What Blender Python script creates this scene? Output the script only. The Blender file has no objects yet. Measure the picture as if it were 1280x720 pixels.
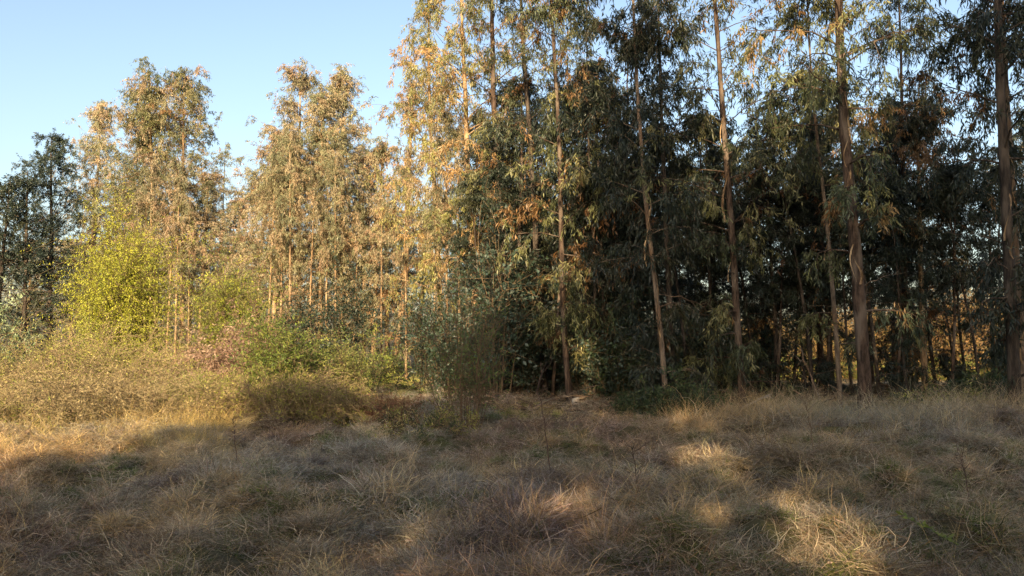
import bpy, math
import numpy as np
from mathutils import Vector

# ------------------------------------------------------------------ camera, sky, sun, exposure
sc = bpy.context.scene
col = sc.collection
FPX = 1004.0                      # focal length in pixels of the 1280 px wide photograph
PITCH = math.radians(3.7)
CAM = np.array([0.0, 0.0, 1.78])
cam_data = bpy.data.cameras.new('camera')
cam_data.sensor_width = 36.0
cam_data.lens = 36.0 * FPX / 1280.0
cam_data.clip_start = 0.05
cam_data.clip_end = 2000.0
cam = bpy.data.objects.new('camera', cam_data)
cam.location = CAM
cam.rotation_euler = (math.pi / 2 + PITCH, 0, 0)
col.objects.link(cam)
sc.camera = cam

SUN_EL = math.radians(18.0)
SUN_AZ = math.radians(189.0)      # clockwise from +Y: the sun stands behind the camera, a little to its left
SUN_DIR = np.array([math.sin(SUN_AZ) * math.cos(SUN_EL), math.cos(SUN_AZ) * math.cos(SUN_EL), math.sin(SUN_EL)])

world = bpy.data.worlds.new('World')
sc.world = world
world.use_nodes = True
wn = world.node_tree
for n in list(wn.nodes):
    wn.nodes.remove(n)
sky = wn.nodes.new('ShaderNodeTexSky')
sky.sky_type = 'NISHITA'
sky.sun_disc = False
sky.sun_elevation = SUN_EL
sky.sun_rotation = SUN_AZ
sky.air_density = 1.0
sky.dust_density = 3.4
sky.ozone_density = 0.5
bg = wn.nodes.new('ShaderNodeBackground')
bg.inputs['Strength'].default_value = 0.12
wo = wn.nodes.new('ShaderNodeOutputWorld')
wn.links.new(sky.outputs[0], bg.inputs['Color'])
wn.links.new(bg.outputs[0], wo.inputs['Surface'])

sun_data = bpy.data.lights.new('sun', 'SUN')
sun_data.energy = 5.0
sun_data.angle = math.radians(0.55)
sun_data.color = (1.0, 0.76, 0.46)
sun = bpy.data.objects.new('sun', sun_data)
sun.rotation_euler = Vector(-SUN_DIR).to_track_quat('-Z', 'Y').to_euler()
sun.location = (-8, -40, 30)
col.objects.link(sun)

sc.view_settings.view_transform = 'Standard'
sc.view_settings.look = 'None'
sc.view_settings.exposure = 1.35
sc.view_settings.gamma = 1.0
sc.view_settings.use_curve_mapping = False
sc.cycles.use_denoising = True
sc.cycles.denoising_prefilter = 'NONE'
sc.cycles.max_bounces = 4
sc.cycles.diffuse_bounces = 2
sc.cycles.transmission_bounces = 4
sc.cycles.transparent_max_bounces = 4

# ------------------------------------------------------------------ helpers
def rnd(seed):
    return np.random.default_rng(seed)

def unit(v):
    return v / np.maximum(np.linalg.norm(v, axis=-1, keepdims=True), 1e-9)

_tab = rnd(77).random((256, 256))
def vnoise(x, y):
    x = np.asarray(x, float); y = np.asarray(y, float)
    xi = np.floor(x).astype(int); yi = np.floor(y).astype(int)
    fx = x - xi; fy = y - yi
    fx = fx * fx * (3 - 2 * fx); fy = fy * fy * (3 - 2 * fy)
    a = _tab[xi % 256, yi % 256]; b = _tab[(xi + 1) % 256, yi % 256]
    c = _tab[xi % 256, (yi + 1) % 256]; d = _tab[(xi + 1) % 256, (yi + 1) % 256]
    return (a * (1 - fx) + b * fx) * (1 - fy) + (c * (1 - fx) + d * fx) * fy

def fbm(x, y, o=3):
    s = 0.0; a = 0.5; t = 0.0
    for k in range(o):
        s = s + a * vnoise(x * 2 ** k + 17.3 * k, y * 2 ** k + 9.1 * k); t += a; a *= 0.5
    return s / t

def sstep(a, b, x):
    t = np.clip((x - a) / (b - a), 0, 1)
    return t * t * (3 - 2 * t)

def ground_z(x, y):
    x = np.asarray(x, float); y = np.asarray(y, float)
    near = sstep(60, 30, np.hypot(x, y - 10))
    z = 0.66 * (fbm(x / 1.15 + 40, y / 0.9 + 11, 3) - 0.5) * near
    z = z + 0.30 * (vnoise(x / 0.42 + 5, y / 0.34 + 80) - 0.5) * near
    z = z + 0.5 * (fbm(x / 7.0 + 3, y / 7.0 + 60, 2) - 0.5)
    z = z + 0.10 * np.exp(-((y - 15.5 - 0.05 * x) / 2.6) ** 2) * sstep(-1, 5, x)          # grassy bank before the right-hand trees
    z = z - 0.045 * np.clip(y - 27, 0, 45) * sstep(3, 9, x - 0.1 * (y - 27))               # ground falls away behind the belt
    return z - 0.02

def pix(px, py, Y):
    """point at depth Y seen at pixel (px, py) of the photograph"""
    a = (px - 640) / FPX; b = (360 - py) / FPX
    d = np.array([a, math.cos(PITCH) - b * math.sin(PITCH), math.sin(PITCH) + b * math.cos(PITCH)])
    return CAM + d * (Y / d[1])

def gp(px, Yd):
    """ground point at depth Yd below pixel column px"""
    p = pix(px, 450, Yd); p[2] = float(ground_z(p[0], p[1])); return p

def mesh_np(name, V, faces, C=None, smooth=False, mats=(), mat_idx=None):
    """V (n,3); faces: list of int arrays (m,k); C (n,3) colour per vertex"""
    me = bpy.data.meshes.new(name)
    V = np.asarray(V, np.float32)
    me.vertices.add(len(V)); me.vertices.foreach_set('co', V.ravel())
    faces = [np.asarray(f, np.int32) for f in faces if len(f)]
    nl = sum(f.size for f in faces); nf = sum(len(f) for f in faces)
    if nf:
        me.loops.add(nl); me.loops.foreach_set('vertex_index', np.concatenate([f.ravel() for f in faces]))
        cnt = np.concatenate([np.full(len(f), f.shape[1], np.int32) for f in faces])
        st = np.concatenate([[0], np.cumsum(cnt)[:-1]]).astype(np.int32)
        me.polygons.add(nf); me.polygons.foreach_set('loop_start', st)
        if smooth:
            me.polygons.foreach_set('use_smooth', np.ones(nf, bool))
        if mat_idx is not None:
            me.polygons.foreach_set('material_index', np.asarray(mat_idx, np.int32))
    if C is not None:
        at = me.attributes.new('col', 'FLOAT_COLOR', 'POINT')
        cc = np.ones((len(V), 4), np.float32); cc[:, :3] = C
        at.data.foreach_set('color', cc.ravel())
    for m in mats:
        me.materials.append(m)
    me.update(calc_edges=True)
    me.validate(verbose=False)
    return me

def obj(name, me, parent=None, label=None, cat=None, group=None, kind=None, loc=None):
    o = bpy.data.objects.new(name, me)
    col.objects.link(o)
    if parent is not None: o.parent = parent
    if loc is not None: o.location = loc
    if label: o['label'] = label
    if cat: o['category'] = cat
    if group: o['group'] = group
    if kind: o['kind'] = kind
    return o

def copy_tree(root, loc, rz, s, label, group=None, sz=None):
    c = root.copy(); col.objects.link(c)
    c.location = loc; c.rotation_euler = (0, 0, rz); c.scale = (s, s, sz or s)
    c['label'] = label
    if 'group' in c: del c['group']
    if group: c['group'] = group
    for ch in root.children:
        d = ch.copy(); col.objects.link(d); d.parent = c
        for g in ch.children:
            e = g.copy(); col.objects.link(e); e.parent = d
    return c

def tubes(P, R, sides):
    """P (M,k,3) polylines, R (M,k) radii -> verts, quads"""
    M, k, _ = P.shape
    T = np.empty_like(P)
    T[:, 1:-1] = P[:, 2:] - P[:, :-2]; T[:, 0] = P[:, 1] - P[:, 0]; T[:, -1] = P[:, -1] - P[:, -2]
    T = unit(T)
    ref = np.tile(np.array([0.13, 0.97, 0.21]), (M, 1))
    m0 = unit(P[:, -1] - P[:, 0])
    ref[np.abs((m0 * unit(ref)).sum(1)) > 0.8] = (0.95, 0.1, 0.2)
    U = unit(np.cross(T, ref[:, None, :])); W = np.cross(T, U)
    a = np.arange(sides) * 2 * np.pi / sides
    ring = (U[:, :, None] * np.cos(a)[None, None, :, None] + W[:, :, None] * np.sin(a)[None, None, :, None])
    V = (P[:, :, None] + ring * R[:, :, None, None]).reshape(-1, 3)
    base = (np.arange(M)[:, None, None] * k + np.arange(k - 1)[None, :, None]) * sides
    j = np.arange(sides)[None, None, :]; j2 = (j + 1) % sides
    Q = np.stack([base + j, base + j2, base + sides + j2, base + sides + j], -1).reshape(-1, 4)
    return V, Q

def leaves(P, D, L, W, g, curl=0.12):
    """one narrow folded leaf (two triangles) for each base point"""
    N = len(P)
    D = unit(D)
    S = unit(np.cross(D, g.normal(size=(N, 3))))
    Nn = np.cross(D, S)
    L = L[:, None]; W = W[:, None]
    mid = P + D * L * 0.42
    V = np.empty((N, 4, 3))
    V[:, 0] = P
    V[:, 1] = mid + S * W * 0.5 + Nn * W * 0.18
    V[:, 2] = P + D * L + Nn * L * curl * g.uniform(-1, 1, (N, 1))
    V[:, 3] = mid - S * W * 0.5 + Nn * W * 0.18
    b = np.arange(N)[:, None] * 4
    F = np.concatenate([b + np.array([[0, 1, 2]]), b + np.array([[0, 2, 3]])], 0)
    return V.reshape(-1, 3), F

def merge(parts):
    V = []; F = {}; C = []; o = 0
    for v, f, c in parts:
        V.append(v); F.setdefault(f.shape[1], []).append(f + o)
        C.append(np.broadcast_to(np.asarray(c, float), v.shape)); o += len(v)
    return np.concatenate(V), [np.concatenate(x) for x in F.values()], np.concatenate(C)

# ------------------------------------------------------------------ materials
def new_mat(name):
    m = bpy.data.materials.new(name); m.use_nodes = True
    t = m.node_tree
    for n in list(t.nodes): t.nodes.remove(n)
    return m, t, t.nodes, t.links

def leaf_material(name, rough=0.45, trans=0.3, tint='GEOMETRY', spec=0.5):
    m, t, N, L = new_mat(name)
    out = N.new('ShaderNodeOutputMaterial')
    at = N.new('ShaderNodeAttribute'); at.attribute_name = 'col'
    colour = at.outputs['Color']
    if tint == 'INSTANCER':
        ti = N.new('ShaderNodeAttribute'); ti.attribute_type = 'INSTANCER'; ti.attribute_name = 'tint'
        mx = N.new('ShaderNodeMix'); mx.data_type = 'RGBA'; mx.blend_type = 'MULTIPLY'
        mx.inputs[0].default_value = 1.0
        L.new(colour, mx.inputs[6]); L.new(ti.outputs['Color'], mx.inputs[7]); colour = mx.outputs[2]
    else:
        oi = N.new('ShaderNodeObjectInfo')
        mr = N.new('ShaderNodeMapRange'); mr.inputs[3].default_value = 0.82; mr.inputs[4].default_value = 1.18
        L.new(oi.outputs['Random'], mr.inputs[0])
        hs = N.new('ShaderNodeHueSaturation')
        mh = N.new('ShaderNodeMapRange'); mh.inputs[3].default_value = 0.487; mh.inputs[4].default_value = 0.513
        wn_ = N.new('ShaderNodeMath'); wn_.operation = 'FRACT'; mm = N.new('ShaderNodeMath'); mm.operation = 'MULTIPLY'; mm.inputs[1].default_value = 7.31
        L.new(oi.outputs['Random'], mm.inputs[0]); L.new(mm.outputs[0], wn_.inputs[0]); L.new(wn_.outputs[0], mh.inputs[0]); L.new(mh.outputs[0], hs.inputs['Hue'])
        L.new(mr.outputs[0], hs.inputs['Value']); L.new(colour, hs.inputs['Color']); colour = hs.outputs['Color']
    p = N.new('ShaderNodeBsdfPrincipled')
    p.inputs['Roughness'].default_value = rough
    p.inputs['Specular IOR Level'].default_value = spec
    L.new(colour, p.inputs['Base Color'])
    tr = N.new('ShaderNodeBsdfTranslucent'); L.new(colour, tr.inputs['Color'])
    ms = N.new('ShaderNodeMixShader'); ms.inputs[0].default_value = trans
    L.new(p.outputs[0], ms.inputs[1]); L.new(tr.outputs[0], ms.inputs[2])
    L.new(ms.outputs[0], out.inputs['Surface'])
    return m

def bark_material(name, c1, c2, c3, zs=0.35, scale=14.0):
    m, t, N, L = new_mat(name)
    out = N.new('ShaderNodeOutputMaterial')
    tc = N.new('ShaderNodeTexCoord'); mp = N.new('ShaderNodeMapping')
    mp.inputs['Scale'].default_value = (1, 1, zs * 0.6)
    L.new(tc.outputs['Object'], mp.inputs['Vector'])
    n1 = N.new('ShaderNodeTexNoise'); n1.inputs['Scale'].default_value = scale; n1.inputs['Detail'].default_value = 5
    n1.inputs['Roughness'].default_value = 0.65
    L.new(mp.outputs[0], n1.inputs['Vector'])
    mp2 = N.new('ShaderNodeMapping'); mp2.inputs['Scale'].default_value = (1, 1, 0.28)
    L.new(tc.outputs['Object'], mp2.inputs['Vector'])
    n2 = N.new('ShaderNodeTexNoise'); n2.inputs['Scale'].default_value = 3.2; n2.inputs['Detail'].default_value = 3
    L.new(mp2.outputs[0], n2.inputs['Vector'])
    r1 = N.new('ShaderNodeValToRGB'); e = r1.color_ramp.elements
    e[0].position = 0.40; e[0].color = (*c1, 1); e[1].position = 0.60; e[1].color = (*c2, 1)
    L.new(n1.outputs[0], r1.inputs[0])
    r2 = N.new('ShaderNodeValToRGB'); e = r2.color_ramp.elements
    e[0].position = 0.50; e[0].color = (0, 0, 0, 1); e[1].position = 0.60; e[1].color = (1, 1, 1, 1)
    L.new(n2.outputs[0], r2.inputs[0])
    mx = N.new('ShaderNodeMix'); mx.data_type = 'RGBA'
    L.new(r2.outputs[0], mx.inputs[0]); L.new(r1.outputs[0], mx.inputs[6]); mx.inputs[7].default_value = (*c3, 1)
    p = N.new('ShaderNodeBsdfPrincipled'); p.inputs['Roughness'].default_value = 0.85
    p.inputs['Specular IOR Level'].default_value = 0.2
    L.new(mx.outputs[2], p.inputs['Base Color'])
    bp = N.new('ShaderNodeBump'); bp.inputs['Strength'].default_value = 1.0; bp.inputs['Distance'].default_value = 0.06
    L.new(n1.outputs[0], bp.inputs['Height']); L.new(bp.outputs[0], p.inputs['Normal'])
    L.new(p.outputs[0], out.inputs['Surface'])
    return m

def ground_material():
    m, t, N, L = new_mat('soil and thatch')
    out = N.new('ShaderNodeOutputMaterial'); tc = N.new('ShaderNodeTexCoord')
    n1 = N.new('ShaderNodeTexNoise'); n1.inputs['Scale'].default_value = 0.5; n1.inputs['Detail'].default_value = 6
    n2 = N.new('ShaderNodeTexNoise'); n2.inputs['Scale'].default_value = 24; n2.inputs['Detail'].default_value = 6
    for n in (n1, n2): L.new(tc.outputs['Object'], n.inputs['Vector'])
    r1 = N.new('ShaderNodeValToRGB'); e = r1.color_ramp.elements
    e[0].position = 0.35; e[0].color = (0.05, 0.036, 0.022, 1); e[1].position = 0.7; e[1].color = (0.14, 0.10, 0.055, 1)
    L.new(n2.outputs[0], r1.inputs[0])
    r2 = N.new('ShaderNodeValToRGB'); e = r2.color_ramp.elements
    e[0].position = 0.45; e[0].color = (0, 0, 0, 1); e[1].position = 0.62; e[1].color = (1, 1, 1, 1)
    L.new(n1.outputs[0], r2.inputs[0])
    mx = N.new('ShaderNodeMix'); mx.data_type = 'RGBA'
    mx.inputs[7].default_value = (0.075, 0.075, 0.03, 1)
    L.new(r2.outputs[0], mx.inputs[0]); L.new(r1.outputs[0], mx.inputs[6])
    p = N.new('ShaderNodeBsdfPrincipled'); p.inputs['Roughness'].default_value = 0.95
    p.inputs['Specular IOR Level'].default_value = 0.1
    L.new(mx.outputs[2], p.inputs['Base Color'])
    bp = N.new('ShaderNodeBump'); bp.inputs['Strength'].default_value = 0.8; bp.inputs['Distance'].default_value = 0.05
    L.new(n2.outputs[0], bp.inputs['Height']); L.new(bp.outputs[0], p.inputs['Normal'])
    L.new(p.outputs[0], out.inputs['Surface'])
    return m

LEAF = leaf_material('eucalyptus leaf', 0.45, 0.36)
SHRUB = leaf_material('shrub leaf', 0.55, 0.42, spec=0.35)
GRASS = leaf_material('grass blade', 0.7, 0.3, 'INSTANCER', spec=0.25)
STEM = leaf_material('dry stem', 0.8, 0.05, spec=0.2)
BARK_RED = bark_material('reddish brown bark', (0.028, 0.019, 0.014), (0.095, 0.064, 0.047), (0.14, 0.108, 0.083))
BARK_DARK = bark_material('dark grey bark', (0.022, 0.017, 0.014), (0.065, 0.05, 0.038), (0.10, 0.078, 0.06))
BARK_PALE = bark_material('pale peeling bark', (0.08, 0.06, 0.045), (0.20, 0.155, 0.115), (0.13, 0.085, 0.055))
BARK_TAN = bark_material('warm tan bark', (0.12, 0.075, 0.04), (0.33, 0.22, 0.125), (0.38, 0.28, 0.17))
GROUND = ground_material()

# ------------------------------------------------------------------ ground
def axis(lo, flo, fhi, hi, step, n):
    fine = np.arange(flo, fhi, step)
    a = flo - (np.geomspace(step, flo - lo + step, n)[1:] - step)[::-1]
    b = fhi + (np.geomspace(step, hi - fhi + step, n)[1:] - step)
    return np.concatenate([a, fine, [fhi], b])
gx = axis(-600, -19, 19, 600, 0.19, 40); gy = axis(-500, 1.5, 28, 900, 0.19, 44)
X, Y = np.meshgrid(gx, gy, indexing='ij')
Z = ground_z(X, Y)
nx, ny = X.shape
ii = np.arange(nx * ny).reshape(nx, ny)
F = np.stack([ii[:-1, :-1], ii[1:, :-1], ii[1:, 1:], ii[:-1, 1:]], -1).reshape(-1, 4)
obj('ground', mesh_np('ground', np.stack([X, Y, Z], -1).reshape(-1, 3), [F], smooth=True, mats=[GROUND]),
    kind='structure', label='uneven thatch covered soil under the dry meadow')

# ------------------------------------------------------------------ eucalyptus
OLIVE = [((0.17, 0.175, 0.07), 5), ((0.21, 0.195, 0.08), 3), ((0.11, 0.13, 0.07), 3), ((0.30, 0.18, 0.075), 0.9)]
DARK = [((0.031, 0.043, 0.026), 5), ((0.022, 0.034, 0.024), 4), ((0.052, 0.058, 0.028), 2), ((0.17, 0.09, 0.035), 0.4)]  # leaf colours darkened to carry the grove's deep shade
GROVE = [((0.06, 0.074, 0.032), 5), ((0.085, 0.09, 0.038), 3), ((0.04, 0.054, 0.031), 5), ((0.22, 0.125, 0.05), 0.6)]  # milder grove shade mixed into the leaf colour, darker than OLIVE
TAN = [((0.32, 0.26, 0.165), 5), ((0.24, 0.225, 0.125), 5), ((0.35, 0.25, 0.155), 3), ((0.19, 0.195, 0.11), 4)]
YELLOW = [((0.25, 0.235, 0.075), 5), ((0.17, 0.175, 0.065), 4), ((0.30, 0.20, 0.08), 1.5)]
BLUE = [((0.04, 0.065, 0.045), 5), ((0.06, 0.085, 0.064), 2.5), ((0.035, 0.052, 0.03), 3)]
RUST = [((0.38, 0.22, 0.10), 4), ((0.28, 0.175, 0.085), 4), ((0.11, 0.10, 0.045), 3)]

def resample(path, k):
    path = np.asarray(path, float)
    d = np.concatenate([[0], np.cumsum(np.linalg.norm(np.diff(path, axis=0), axis=1))])
    s = np.linspace(0, d[-1], k)
    out = np.stack([np.interp(s, d, path[:, i]) for i in range(3)], -1)
    for _ in range(2):                                   # soften the corners
        out[1:-1] = 0.25 * out[:-2] + 0.5 * out[1:-1] + 0.25 * out[2:]
    return out

def pick(g, pal, n):
    w = np.array([p[1] for p in pal], float); w /= w.sum()
    return np.array([p[0] for p in pal])[g.choice(len(pal), n, p=w)]

def polyline(p0, d0, L, k, droop, g, wob=0.06):
    """(M,3) start, (M,3) direction, (M,) length -> (M,k,3) curved branches"""
    M = len(p0)
    t = np.linspace(0, 1, k)[None, :, None]
    P = p0[:, None] + d0[:, None] * (L[:, None, None] * t)
    P[:, :, 2] -= (droop[:, None] * L[:, None]) * (t[:, :, 0] ** 2)
    w = g.normal(size=(M, k, 3)) * wob * L[:, None, None]
    w[:, 0] = 0
    return P + w * t

def along(P, t):
    """points at parameter t (M,q) of polylines P (M,k,3) -> (M,q,3)"""
    k = P.shape[1]
    f = np.clip(t, 0, 0.9999) * (k - 1)
    i = f.astype(int); u = (f - i)[..., None]
    m = np.arange(len(P))[:, None]
    return P[m, i] * (1 - u) + P[m, i + 1] * u

def eucalypt(seed, path, r0, cb, R, nprim=44, nsec=5, ntwig=3, nleaf=22, L=0.16, W=0.031, pal=OLIVE,
             low=0, up=0.9, top_taper=0.55, hang=1.0, gap=None, twigs=True):
    """path: local trunk points from the base up. returns trunk, limb and crown data"""
    g = rnd(seed)
    k = 26
    T = resample(path, k)
    H = T[-1, 2]
    hh = T[:, 2] / H
    wob = np.cumsum(g.normal(size=(k, 2)) * 0.012, 0); wob -= wob[0]
    T[:, :2] += wob * (H / 14) * np.linspace(0, 1, k)[:, None]
    rad = r0 * ((1 - hh) ** 0.75 * 0.9 + 0.1) * (1 + 0.25 * np.exp(-hh * 60))
    sides = 12 if r0 > 0.09 else 8
    # finer rings with a slightly lumpy section
    K2 = 60
    tt = np.linspace(0, 1, K2)
    T2 = np.stack([np.interp(tt, np.linspace(0, 1, k), T[:, i]) for i in range(3)], -1)
    rad2 = np.interp(tt, np.linspace(0, 1, k), rad) * (1 + g.normal(size=K2) * 0.03)
    tv, tq = tubes(T2[None], rad2[None], sides)
    tv = tv.reshape(K2, sides, 3)
    c = T2[:, None]
    tv = c + (tv - c) * (1 + 0.10 * g.normal(size=(1, sides, 1)) + 0.04 * g.normal(size=(K2, sides, 1)))
    tv = tv.reshape(-1, 3)
    # primary limbs
    n_low = low
    u = np.sort(np.concatenate([g.random(nprim), -g.random(n_low)]))
    u[:nprim + n_low] += 0
    s = np.where(u >= 0, cb + (0.985 - cb) * np.abs(u) ** up, cb * (1 - np.abs(u) * 0.85))
    M = len(u)
    p0 = along(np.tile(T[None], (1, 1, 1)), s[None])[0]
    az = np.arange(M) * 2.39996 + g.normal(size=M) * 0.5
    uu = np.clip(u, 0, 1)
    prof = R * (0.6 + 0.4 * np.sin(np.pi * np.clip(uu * 1.05 + 0.1, 0, 1))) * (1 - top_taper * uu ** 3)
    Lp = prof * g.uniform(0.65, 1.25, M) * np.where(u < 0, 0.55, 1.0)
    el = np.radians(np.where(u < 0, g.uniform(0, 35, M), 22 + 38 * uu + g.normal(size=M) * 10))
    d0 = np.stack([np.cos(az) * np.cos(el), np.sin(az) * np.cos(el), np.sin(el)], -1)
    Pp = polyline(p0, d0, Lp * 1.15, 7, g.uniform(0.10, 0.35, M), g, 0.035)
    rb = np.interp(s, hh, rad) * 0.28
    rb = np.clip(rb, 0.006, 0.05)
    Rp = rb[:, None] * np.linspace(1, 0.28, 7)[None]
    bv, bq = tubes(Pp[:, ::2], Rp[:, ::2], 5)
    parts = [(bv, bq, 0)]
    # secondary
    ts = g.uniform(0.10, 1.0, (M, nsec)); ts[:, -1] = 0.98
    q0 = along(Pp, ts).reshape(-1, 3)
    pd = np.repeat(unit(Pp[:, -1] - Pp[:, 0]), nsec, 0)
    sd = unit(pd * 0.7 + g.normal(size=(M * nsec, 3)) * 0.55 + np.array([0, 0, 0.15]))
    Ls = np.repeat(Lp, nsec) * g.uniform(0.22, 0.5, M * nsec)
    Ps = polyline(q0, sd, Ls, 5, g.uniform(0.15, 0.5, M * nsec), g, 0.05)
    sv, sq = tubes(Ps[:, ::2], np.repeat(rb, nsec)[:, None] * 0.45 * np.linspace(1, 0.35, 3)[None], 3)
    parts.append((sv, sq, 0))
    # hanging twigs
    MS = M * nsec
    tt = g.uniform(0.2, 1.0, (MS, ntwig)); tt[:, -1] = 0.97
    w0 = along(Ps, tt).reshape(-1, 3)
    MT = MS * ntwig
    wd = unit(np.repeat(sd, ntwig, 0) * 0.5 + g.normal(size=(MT, 3)) * 0.5 + np.array([0, 0, -0.65 * hang]))
    Lw = g.uniform(0.22, 0.62, MT) * (0.8 + 0.1 * R)
    Pw = polyline(w0, wd, Lw, 4, np.full(MT, 0.35 * hang), g, 0.05)
    if twigs:
        wv, wq = tubes(Pw[:, ::3], np.tile(np.array([[0.0045, 0.002]]), (MT, 1)), 3)
        parts.append((wv, wq, 0))
    lv, lf, _ = merge(parts)
    # leaves along the twigs
    NL = nleaf
    tl = g.uniform(0.05, 1.0, (MT, NL))
    lp = along(Pw, tl).reshape(-1, 3) + g.normal(size=(MT * NL, 3)) * 0.035
    ld = np.repeat(wd, NL, 0) * 0.35 + g.normal(size=(MT * NL, 3)) * 0.42 + np.array([0, 0, -0.75 * hang])
    cp = pick(g, pal, M) * g.uniform(0.85, 1.15, (M, 1))
    ct = np.repeat(cp, nsec * ntwig, 0)
    sw = g.random(MT) < 0.3
    ct[sw] = pick(g, pal, sw.sum())
    cl = np.repeat(ct, NL, 0) * g.uniform(0.7, 1.3, (MT * NL, 1))
    keep = np.ones(len(lp), bool)
    if gap is not None:
        keep = gap(lp)
    lp, ld, cl = lp[keep], ld[keep], cl[keep]
    n = len(lp)
    vv, ff = leaves(lp, ld, L * g.uniform(0.65, 1.3, n), W * g.uniform(0.75, 1.3, n), g)
    return dict(trunk=(tv, tq), limb=(lv, lf), crown=(vv, ff, np.repeat(cl, 4, 0)), T=T, rad=rad, H=H)

def build_tree(name, data, bark, loc, label, cat='tree', group=None, leaf=None, dead=0, seed=0, strips=0):
    root = obj(name, None, label=label, cat=cat, group=group, loc=loc)
    wv, wf, _ = merge([(data['trunk'][0], data['trunk'][1], 0)] + [(data['limb'][0], f, 0) for f in data['limb'][1][:1]])
    tr = obj('trunk', mesh_np('trunk', wv, wf, smooth=True, mats=[bark]), root)
    obj('crown', mesh_np('crown', data['crown'][0], [data['crown'][1]], data['crown'][2], mats=[leaf or LEAF]), root)
    g = rnd(seed + 900)
    T, rad, H = data['T'], data['rad'], data['H']
    for i in range(dead):                                 # bare dead side branches low on the trunk
        z = g.uniform(0.08, 0.34) * H
        p = np.array([np.interp(z, T[:, 2], T[:, a]) for a in (0, 1, 2)])
        az = g.uniform(0, 6.28); el = g.uniform(-0.2, 0.7)
        d = np.array([[math.cos(az) * math.cos(el), math.sin(az) * math.cos(el), math.sin(el)]])
        Lb = g.uniform(0.6, 1.7)
        P = polyline(p[None], d, np.array([Lb]), 9, np.array([0.25]), g, 0.035)
        v, q = tubes(P, np.linspace(0.014, 0.003, 9)[None], 5)
        q0 = along(P, g.uniform(0.3, 0.9, (1, 4)))[0]
        sd = unit(d + g.normal(size=(4, 3)) * 0.5)
        Pt = polyline(q0, sd, g.uniform(0.2, 0.5, 4), 5, np.full(4, 0.3), g, 0.05)
        v2, q2 = tubes(Pt, np.tile(np.linspace(0.005, 0.002, 5)[None], (4, 1)), 3)
        V, Fs, _ = merge([(v, q, 0), (v2, q2, 0)])
        obj('dead_branch', mesh_np('dead_branch', V, Fs, smooth=True, mats=[BARK_PALE if i % 2 else BARK_DARK]), root)
    for i in range(strips):                               # ribbons of shed bark
        z = g.uniform(0.12, 0.5) * H
        p = np.array([np.interp(z, T[:, 2], T[:, a]) for a in (0, 1, 2)]); r = np.interp(z, T[:, 2], rad)
        az = g.uniform(3.6, 5.9)
        rdir = np.array([math.cos(az), math.sin(az), 0]); sdir = np.array([-math.sin(az), math.cos(az), 0])
        n = 9; Ls = g.uniform(0.5, 1.6); w = g.uniform(0.012, 0.03)
        t = np.linspace(0, 1, n)[:, None]
        cpt = p + rdir * (r * 1.02 + 0.10 * t + 0.05 * np.sin(t * 7 + az)) - np.array([0, 0, 1]) * t * Ls + sdir * 0.07 * np.sin(t * 5 + i)
        tw = np.cos(t * 3 + i); side = sdir * tw + rdir * (1 - np.abs(tw))
        lo, hi = cpt - side * w, cpt + side * w
        V = np.concatenate([lo, hi, lo + rdir * 0.004, hi + rdir * 0.004])
        a = np.arange(n - 1)
        fq = np.concatenate([np.stack([a, a + 1, n + a + 1, n + a], -1), np.stack([2 * n + a, 3 * n + a, 3 * n + a + 1, 2 * n + a + 1], -1),
                             np.stack([a, 2 * n + a, 2 * n + a + 1, a + 1], -1), np.stack([n + a, n + a + 1, 3 * n + a + 1, 3 * n + a], -1)])
        s_ = obj('bark_strip', mesh_np('bark_strip', V, [fq], smooth=True, mats=[BARK_TAN]), tr)
    return root

def pixel_tree(name, seed, pxs, Y, H, r0, cb, R, bark, label, group=None, dead=0, strips=0, dY=0.0, leaf=None, **kw):
    """trunk through the photograph's pixels at depth Y, standing on the ground"""
    pts = np.array([pix(a, b, Y + dY * i) for i, (a, b) in enumerate(pxs)])
    base = pts[0].copy(); base[2] = ground_z(base[0], base[1]) - 0.06
    pts[0, 2] = base[2]
    loc_p = pts - base
    top = loc_p[-1]; d = unit(loc_p[-1] - loc_p[-2])
    if top[2] < H:
        step = (H - top[2]) / max(d[2], 0.5)
        d = unit(d * 0.6 + np.array([0, 0, 0.4]))
        loc_p = np.concatenate([loc_p, [top + d * step * 0.5, top + d * step + np.array([0.1, 0, 0])]])
    data = eucalypt(seed, loc_p, r0, cb, R, **kw)
    return build_tree(name, data, bark, base, label, group=group, dead=dead, seed=seed, strips=strips, leaf=leaf)

# --- front trees of the right-hand belt
pixel_tree('eucalyptus_tree', 11, [(713, 500), (706, 440), (702, 345), (700, 270), (697, 140), (688, 0)], 21.5, 15.5, 0.072, 0.22, 1.5, BARK_RED,
           'straight reddish trunked eucalyptus with a small white stump at its foot', dead=5, strips=2, low=7, nprim=46, pal=GROVE + OLIVE + [((0.17, 0.1, 0.045), 2)])
pixel_tree('eucalyptus_tree', 12, [(833, 492), (826, 420), (816, 335), (806, 240), (797, 120)], 19.5, 15.0, 0.068, 0.22, 1.25, BARK_PALE,
           'pale slender eucalyptus trunk leaning away from its dark twin stem', dead=4, strips=3, low=6, pal=DARK)
pixel_tree('eucalyptus_tree', 13, [(842, 490), (838, 400), (832, 300), (826, 180)], 20.3, 12.0, 0.085, 0.22, 1.45, BARK_DARK,
           'dark trunked eucalyptus standing close beside the pale leaning trunk', dead=3, low=6, pal=DARK)
pixel_tree('eucalyptus_tree', 14, [(930, 492), (921, 400), (915, 300), (907, 190), (898, 80), (892, 0)], 20.0, 16.0, 0.095, 0.25, 2.0, BARK_RED,
           'thick reddish eucalyptus trunk with a pale fallen stick near its foot', dead=4, strips=3, low=7, pal=GROVE + OLIVE)
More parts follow.
